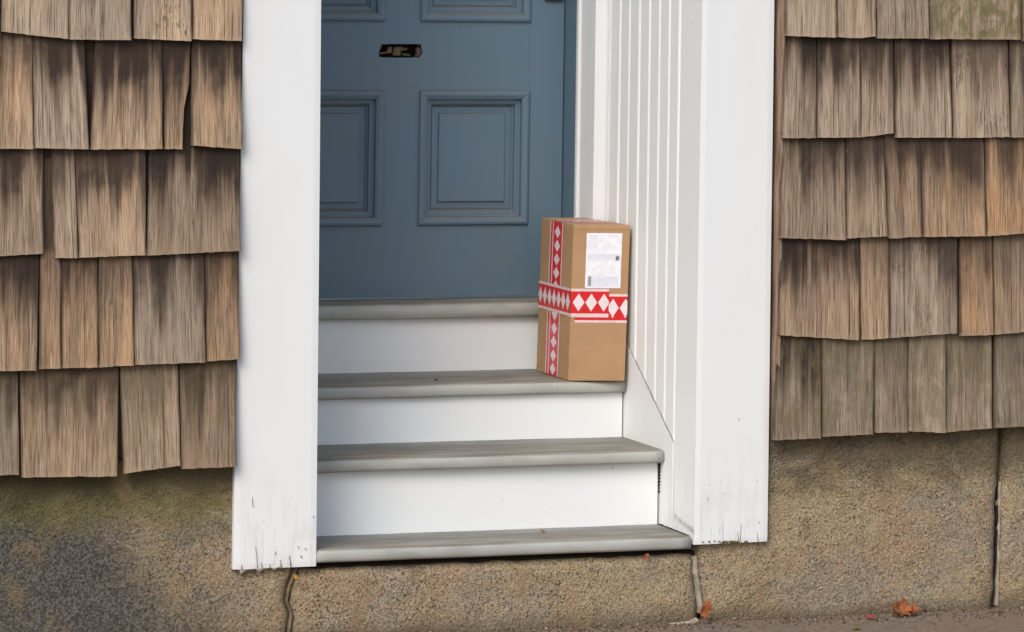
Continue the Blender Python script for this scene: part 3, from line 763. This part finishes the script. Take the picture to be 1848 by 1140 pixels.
for i, (za, zb) in enumerate(rails):
    if i == 1:      # lock rail is cut through for the letter slot
        sa, sb, sz0, sz1 = sl0.x, sl1.x, sl1.z, sl0.z
        mb = MB()
        # ring of quads between rail outline and a chamfered slot
        cut = .007
        A = [(xs[1], za), ((sa+sb)/2-.02, za), ((sa+sb)/2+.02, za), (xs[4], za), (xs[4], (za+zb)/2), (xs[4], zb), ((sa+sb)/2+.02, zb), ((sa+sb)/2-.02, zb), (xs[1], zb), (xs[1], (za+zb)/2)]
        Bq = [(sa+.004, sz0+.001), (sa+.03, sz0), (sb-.03, sz0), (sb-.007, sz0+.001), (sb, sz0+.012), (sb-.004, sz1), (sb-.03, sz1+.0005), (sa+.03, sz1), (sa+.009, sz1-.001), (sa, sz0+.010)]
        n = 10; vs = [(x, YD, z) for x, z in A]+[(x, YD, z) for x, z in Bq]+[(x, YD+.0012, z) for x, z in Bq]+[(x+.001, BK, z) for x, z in Bq]
        fs = [(j, (j+1) % n, n+(j+1) % n, n+j) for j in range(n)]
        mb.add(vs, fs)
        mb.add(vs, [(n+j, n+(j+1) % n, 2*n+(j+1) % n, 2*n+j) for j in range(n)]+[(2*n+j, 2*n+(j+1) % n, 3*n+(j+1) % n, 3*n+j) for j in range(n)], 1)
        rail = mb.build('rail', [DR, WOODR], DO)
        slot = MB(); slot.box(sa-.02, sb+.02, BK+.002, BK+.01, sz0-.02, sz1+.02); slot.build('slot_backing', DARK, rail)
        # splintered wood and bent brass flap left inside
        fl = MB()
        L_ = sb-sa; Hh = sz1-sz0
        def shard(pts, y0, y1, mi=0):
            k = len(pts); v = [(sa+u*L_, y0+.004*math.sin(u*9), sz0+w*Hh) for u, w in pts]+[(sa+u*L_, y1, sz0+w*Hh) for u, w in pts]
            fl.add(v, [tuple(range(k))]+[(j, k+j, k+(j+1) % k, (j+1) % k) for j in range(k)], mi)
        shard([(.02, .22), (.18, .3), (.33, .34), (.33, .78), (.25, .76), (.24, .42), (.08, .36)], YD+.010, YD+.022, 0)
        shard([(.86, .05), (.97, .2), (.98, .6), (.93, .8), (.88, .6), (.90, .3)], YD+.004, YD+.02, 0)
        shard([(.36, .18), (.50, .12), (.55, .35), (.50, .62), (.70, .72), (.69, .58), (.55, .5), (.60, .82), (.38, .74)], YD+.014, YD+.025, 1)
        shard([(.56, .18), (.74, .12), (.73, .26), (.57, .30)], YD+.008, YD+.02, 1)
        fl.build('broken_flap', [WOODR, BRASS], rail)
    else: slab_box('rail', xs[1], xs[4], za, zb)
for za, zb in ((zLb, zLt), (zUb, zUt), (rects[2][2], rects[2][3])): slab_box('mullion', xs[2], xs[3], za+.0002, zb-.0002, .0003)
def ring_frame(mb, r, prof):
    a, b, c, d = r; loops = []
    for (o, h) in prof: loops.append([(a+o, YD-h, c+o), (b-o, YD-h, c+o), (b-o, YD-h, d-o), (a+o, YD-h, d-o)])
    vs = [v for l in loops for v in l]
    fs = [(i*4+j, i*4+(j+1) % 4, i*4+4+(j+1) % 4, i*4+4+j) for i in range(len(loops)-1) for j in range(4)]
    mb.add(vs, fs)
prof = [(-.002, 0), (-.002, .005), (.0005, .0085), (.006, .0105), (.012, .009), (.0165, .006), (.0185, .0055), (.0195, -.007), (.023, -.0095), (.029, -.0095), (.0325, -.0105), (.0335, -.0195), (.037, -.0215), (.0385, -.0195), (.041, -.0230)]
for r in rects:
    mb = MB(); mb.add([], []); ring_frame(mb, r, [(.0405, -.0231), (.056, -.0222), (.0572, -.0172), (.058, -.0160)])
    a, b, c, d = r; o_ = .058
    mb.quad((a+o_, YD+.0160, c+o_), (b-o_, YD+.0160, c+o_), (b-o_, YD+.0160, d-o_), (a+o_, YD+.0160, d-o_))
    pan = mb.build('panel', DR, DO)
    mm = MB(); ring_frame(mm, r, prof); mm.build('moulding', DR, pan)
# foot of the latch plate just inside the top of the frame
q0 = HY(984, 2, YD-.01); q1 = HY(1016, 2, YD-.01)
mb = MB(); mb.box(q0.x, q1.x, YD-.010, YD+.001, q0.z, q0.z+.17); hp = mb.build('handle_plate', mat_simple('dark_bronze', (.05, .055, .06), .45, .2, 40), DO, bevel=.003)
mb = MB(); zc = q0.z+.10; xc = (q0.x+q1.x)/2
for j in range(9):
    t = j/8; r_ = (.010, .010, .011, .020, .027, .029, .026, .016, 0.001)[j]
    for i in range(20): mb.v.append((xc+r_*math.cos(i*math.pi/10), YD-.010-.05*t, zc+r_*math.sin(i*math.pi/10)))
for j in range(8):
    for i in range(20): mb.f.append([j*20+i, j*20+(i+1) % 20, j*20+20+(i+1) % 20, j*20+20+i]); mb.m.append(0)
mb.build('knob', hp.data.materials[0], hp, smooth=True, recalc=True)

# ------------------------------------------------------------------ parcel
PA = thing('parcel', 'tall cardboard parcel with red diamond tape leaning in the corner of the top step', 'parcel')
ZB = Z3+.0012
fl_ = HZ(1025, 686, ZB); bl_ = HZ(967.5, 665, ZB); fr_ = HZ(1127.5, 686.5, ZB)
ftl = HY(1035.5, 406, fl_.y); 
Hb = ftl.z-ZB; lean = Vector((ftl.x-fl_.x, 0, 0))
br_ = Vector((fr_.x+(bl_.x-fl_.x), fr_.y+(bl_.y-fl_.y), ZB))
print('parcel', fl_, bl_, fr_, br_, 'H', Hb, 'lean', lean.x)
over = max(fr_.x, br_.x)+lean.x+.004
if over > 0:
    for q in (fr_, br_): q.x -= 0
bl_.y = min(bl_.y, .7095); bl_.x = HY(967.5, 665, bl_.y).x; br_.y = min(br_.y, .7); br_.x = -.0285-lean.x
btl = bl_+lean+Vector((0, 0, Hb)); ftl = fl_+lean+Vector((0, 0, Hb)); ftr = fr_+lean+Vector((0, 0, Hb)); btr = br_+lean+Vector((0, 0, Hb))
def clampx(q): q.x = min(q.x, -.004)
for q in (fr_, br_, ftr, btr): clampx(q)
def BP(A, B, Cc, D, s, t): return A.lerp(B, s).lerp(D.lerp(Cc, s), t)   # A bl, B br, C tr, D tl
mb = MB(); mb.add([fl_, fr_, br_, bl_, ftl, ftr, btr, btl], [(0, 1, 5, 4), (1, 2, 6, 5), (2, 3, 7, 6), (3, 0, 4, 7), (4, 5, 6, 7), (0, 3, 2, 1)])
mb.build('carton', CARD, PA, bevel=.0022)
FRONT = (fl_, fr_, ftr, ftl); LEFT = (bl_, fl_, ftl, btl); TOPF = (ftl, ftr, btr, btl)
def nrm(fc): return (fc[1]-fc[0]).cross(fc[3]-fc[0]).normalized()
def patch(mb, fc, s0, s1, t0, t1, off, mi=0, poly=None):
    n_ = nrm(fc)
    if n_.dot(CAM-fc[0]) < 0: n_ = -n_
    pts = poly or [(s0, t0), (s1, t0), (s1, t1), (s0, t1)]
    mb.add([BP(*fc, s, t)+n_*off for s, t in pts], [tuple(range(len(pts)))], mi)
def tape_face(mb, fc, s0, s1, t0, t1, off, pitch, start, horiz=True, bw=.10, dia=.5):
    """red band with pale borders and a row of pale diamonds"""
    if horiz:
        h = t1-t0
        patch(mb, fc, s0, s1, t0, t1, off, 0)
        patch(mb, fc, s0, s1, t0, t0+h*bw, off+.00015, 1); patch(mb, fc, s0, s1, t1-h*bw, t1, off+.00015, 1)
        c = (t0+t1)/2; r = h*(.5-bw)*.80; x = start
        while x < s1:
            hw = pitch*.47; pts = []
            k0 = max(0, 1-(x-s0)/hw) if x-hw < s0 else 0; k1 = max(0, 1-(s1-x)/hw) if x+hw > s1 else 0
            pts += [(s0, c+r*k0), (s0, c-r*k0)] if k0 else [(x-hw, c)]
            pts += [(x, c-r)]
            pts += [(s1, c-r*k1), (s1, c+r*k1)] if k1 else [(x+hw, c)]
            pts += [(x, c+r)]
            patch(mb, fc, 0, 0, 0, 0, off+.0003, 2, pts)
            x += pitch
    else:
        w = s1-s0
        patch(mb, fc, s0, s1, t0, t1, off, 0)
        patch(mb, fc, s0, s0+w*.07, t0, t1, off+.00015, 1); patch(mb, fc, s1-w*.08, s1, t0, t1, off+.00015, 1)
        patch(mb, fc, s0+w*.2, s0+w*.27, t0, t1, off+.00015, 1)
        c = s0+w*.59; r = w*.23; y = start
        while y < t1:
            pts = [(c-r, y), (c, max(t0, y-pitch*.46)), (c+r, y), (c, min(t1, y+pitch*.46))]
            patch(mb, fc, 0, 0, 0, 0, off+.0003, 2, pts); y += pitch
TM = [TRED, TWH, TDI]
# upright tape on the narrow face, over the top edge
mb = MB(); tape_face(mb, LEFT, .29, .69, .004, .996, .0006, .0885, .045, False)
w0 = .29
patch(mb, TOPF, 0, 1, .31, .71, .0006, 0); patch(mb, TOPF, 0, 1, .31, .36, .0008, 1); patch(mb, TOPF, 0, 1, .66, .71, .0008, 1)
for i in range(9): c_ = .06+i*.11; patch(mb, TOPF, 0, 0, 0, 0, .0010, 2, [(c_-.05, .51), (c_, .40), (c_+.05, .51), (c_, .62)])
mb.build('tape_strip', TM, PA)['label'] = 'red diamond tape running up the narrow side and over the top'
# lower layer of the band, on the front only
mb = MB(); tape_face(mb, FRONT, .075, .998, .375, .555, .0007, .222, .742, True, .09)
mb.build('tape_strip', TM, PA)['label'] = 'lower layer of red tape band at the right edge'
# upper layer wraps the narrow side and two thirds of the front
mb = MB(); tape_face(mb, LEFT, .0, 1, .410, .588, .0013, .142, .07, True, .10); tape_face(mb, FRONT, .0, .668, .410, .588, .0013, .222, .135, True, .10)
mb.build('tape_strip', TM, PA)['label'] = 'upper layer of red tape band round the front corner'
# address label with faint grey blocks
mb = MB(); patch(mb, FRONT, .235, .860, .592, .947, .0010, 0)
for (a, b, c, d, mi) in ((.27, .44, .905, .935, 1), (.62, .80, .915, .938, 1), (.27, .36, .865, .9, 1), (.27, .83, .772, .812, 2), (.76, .83, .765, .80, 2), (.33, .46, .713, .722, 1), (.28, .82, .604, .668, 2), (.28, .34, .604, .668, 1), (.5, .78, .85, .856, 1)):
    patch(mb, FRONT, a, b, c, d, .0012, mi)
mb.build('address_label', [LAB, LGR, mat_tape('label_block_print', (.62, .63, .72), .4, (.70, .71, .80))], PA)
# flap seam along the top
mb = MB(); patch(mb, FRONT, .01, .99, .968, .9705, .00035, 0); mb.build('flap_crease', mat_simple('crease_brown', (.30, .17, .085), .8, .1, 60), PA)

# ------------------------------------------------------------------ leaves and litter
def leaf_mat(name, c1, c2): return mat_simple(name, c1, .6, .2, 60, dark=c2, bump=.5)
LO = leaf_mat('orange_leaf', (.36, .115, .035), (.17, .05, .02)); LR = leaf_mat('red_leaf', (.34, .05, .05), (.2, .04, .04)); LY = leaf_mat('yellow_leaf', (.50, .26, .04), (.30, .16, .03)); LG_ = leaf_mat('olive_leaf', (.20, .17, .04), (.10, .09, .03)); LB = leaf_mat('brown_leaf', (.25, .125, .05), (.13, .065, .03))
def leaf(name, label, mat, loc, size, rot, lobes=0, curl=.5, n=18, group=None, asp=.6):
    mb = MB(); pts = [(0, 0, 0)]; L2 = n
    outl = []
    for i in range(n):
        a = 2*math.pi*i/n
        if lobes: r = .5*(.62+.38*abs(math.cos(a*lobes/2))**.6)*(1 if i % 2 else .86)
        else: r = .5*(abs(math.cos(a/2))**.5*.3+.7)*(.96 if i % 2 else 1.03)
        outl.append((r*math.cos(a), r*math.sin(a)*asp))
    def lift(x, y): return curl*(x*x*.6+y*y*2.2)+.06*math.sin(x*9+y*5)
    vs = [(0, 0, 0)]+[(x*.55, y*.55, lift(x*.55, y*.55)) for x, y in outl]+[(x, y, lift(x, y)) for x, y in outl]
    fs = [(0, 1+i, 1+(i+1) % n) for i in range(n)]+[(1+i, 1+n+i, 1+n+(i+1) % n, 1+(i+1) % n) for i in range(n)]
    k = len(vs); vs2 = [(x, y, z-.02) for x, y, z in vs]
    fs2 = [tuple(k+q for q in f[::-1]) for f in fs]+[(1+n+i, k+1+n+i, k+1+n+(i+1) % n, 1+n+(i+1) % n) for i in range(n)]
    b0 = len(vs)+len(vs2)
    st = [(-.5, -.01, lift(-.5, 0)), (-.5, .01, lift(-.5, 0)), (-.82, .0, lift(-.5, 0)+.07), (-.5, 0, lift(-.5, 0)-.02)]
    mb.add([(x*size, y*size, z*size) for x, y, z in vs+vs2+st], fs+fs2+[(b0, b0+1, b0+2), (b0, b0+2, b0+3), (b0+1, b0+3, b0+2)])
    o = mb.build(name, mat, None, smooth=False); o.location = loc; o.rotation_euler = [math.radians(a) for a in rot]
    mn = min((o.rotation_euler.to_matrix() @ v.co).z for v in o.data.vertices); o.location.z = loc[2]-mn
    tag(o, label, 'leaf', group); return o
def G0(px, py, dz=0): q = HZ(px, py, 0); return (q.x, q.y, dz)
q = HY(1271, 1132, -.012); leaf('fallen_leaf', 'orange leaf standing on edge against the pale mortar joint', LO, (q.x, -.018, .003), .046, (80, -62, 12), 0, .5)
q = G0(1612, 1112); leaf('fallen_leaf', 'brown curled leaf at the left of the clump on the pavement', LB, (HY(1618, 1112, -.02).x, -.026, .003), .05, (35, 10, 30), 5, 1.1, 20, asp=.8)
leaf('fallen_leaf', 'orange lobed leaf in the middle of the clump on the pavement', LO, (HY(1628, 1112, -.02).x, -.020, .006), .052, (58, 0, -15), 5, .9, 20, asp=.9)
leaf('fallen_leaf', 'orange leaf tip at the right of the clump on the pavement', LO, (HY(1648, 1112, -.02).x, -.022, .003), .042, (40, -20, -40), 5, 1.0, 20, asp=.8)
q = G0(1580, 1121); leaf('fallen_leaf', 'small red leaf lying flat on the pavement', LR, (q[0], -.05, .003), .030, (14, 6, -20), 0, .6)
q = HZ(1546, 1136, 0); leaf('fallen_leaf', 'olive leaf at the bottom edge of the pavement', LG_, (q.x, q.y, .003), .026, (12, -6, 30), 0, .5)
leaf('fallen_leaf', 'yellow brown leaf scrap stuck below the left post', LY, (HY(534, 1042, .0).x, .003, HY(534, 1044, .0).z), .017, (75, 20, 0), 0, .5)
leaf('fallen_leaf', 'red brown leaf scrap caught under the lowest tread', LO, (HY(1168, 1012, .0).x, .008, HY(1168, 1013, .0).z), .019, (70, -50, 0), 0, .6)
q = HZ(979, 959, Z1); leaf('leaf_scrap', 'tan leaf scrap lying on the lowest tread', LY, (q.x, q.y, Z1+.001), .014, (20, 10, 40), 0, .8, asp=.9)
q = HZ(787, 686, Z3); leaf('leaf_scrap', 'dark leaf scrap lying on the highest tread', leaf_mat('dark_leaf', (.04, .03, .025), (.02, .016, .012)), (q.x, q.y, Z3+.001), .014, (10, 10, 10), 0, .6)
# grit and dirt piled along the foot of the stones
mb = MB(); rs = random.Random(5)
for i in range(4200):
    x = rs.uniform(-2.6, 2.2); y = .012-abs(rs.gauss(0, .06)); r_ = rs.uniform(.0007, .0030)*(1 if rs.random() < .93 else 2)
    z = .001+r_*.4+max(0, (.006-abs(y-.012)*.4)); a = rs.uniform(0, 6)
    b = len(mb.v)
    for k_ in range(4): mb.v.append((x+r_*math.cos(a+k_*1.57)*rs.uniform(.6, 1.3), y+r_*math.sin(a+k_*1.57)*rs.uniform(.6, 1.3), z))
    mb.v.append((x, y, z+r_*rs.uniform(.6, 1))); mb.v.append((x, y, z-r_))
    mi = 0 if rs.random() < .7 else (1 if rs.random() < .6 else 2)
    for k_ in range(4): mb.f.append([b+k_, b+(k_+1) % 4, b+4]); mb.m.append(mi); mb.f.append([b+(k_+1) % 4, b+k_, b+5]); mb.m.append(mi)
g_ = mb.build('grit', [mat_simple('dirt_grit', (.13, .095, .06), .95, .25, 80), MORT, LB]); tag(g_, 'loose grit and crumbled leaf along the foot of the granite', 'grit', kind='stuff')
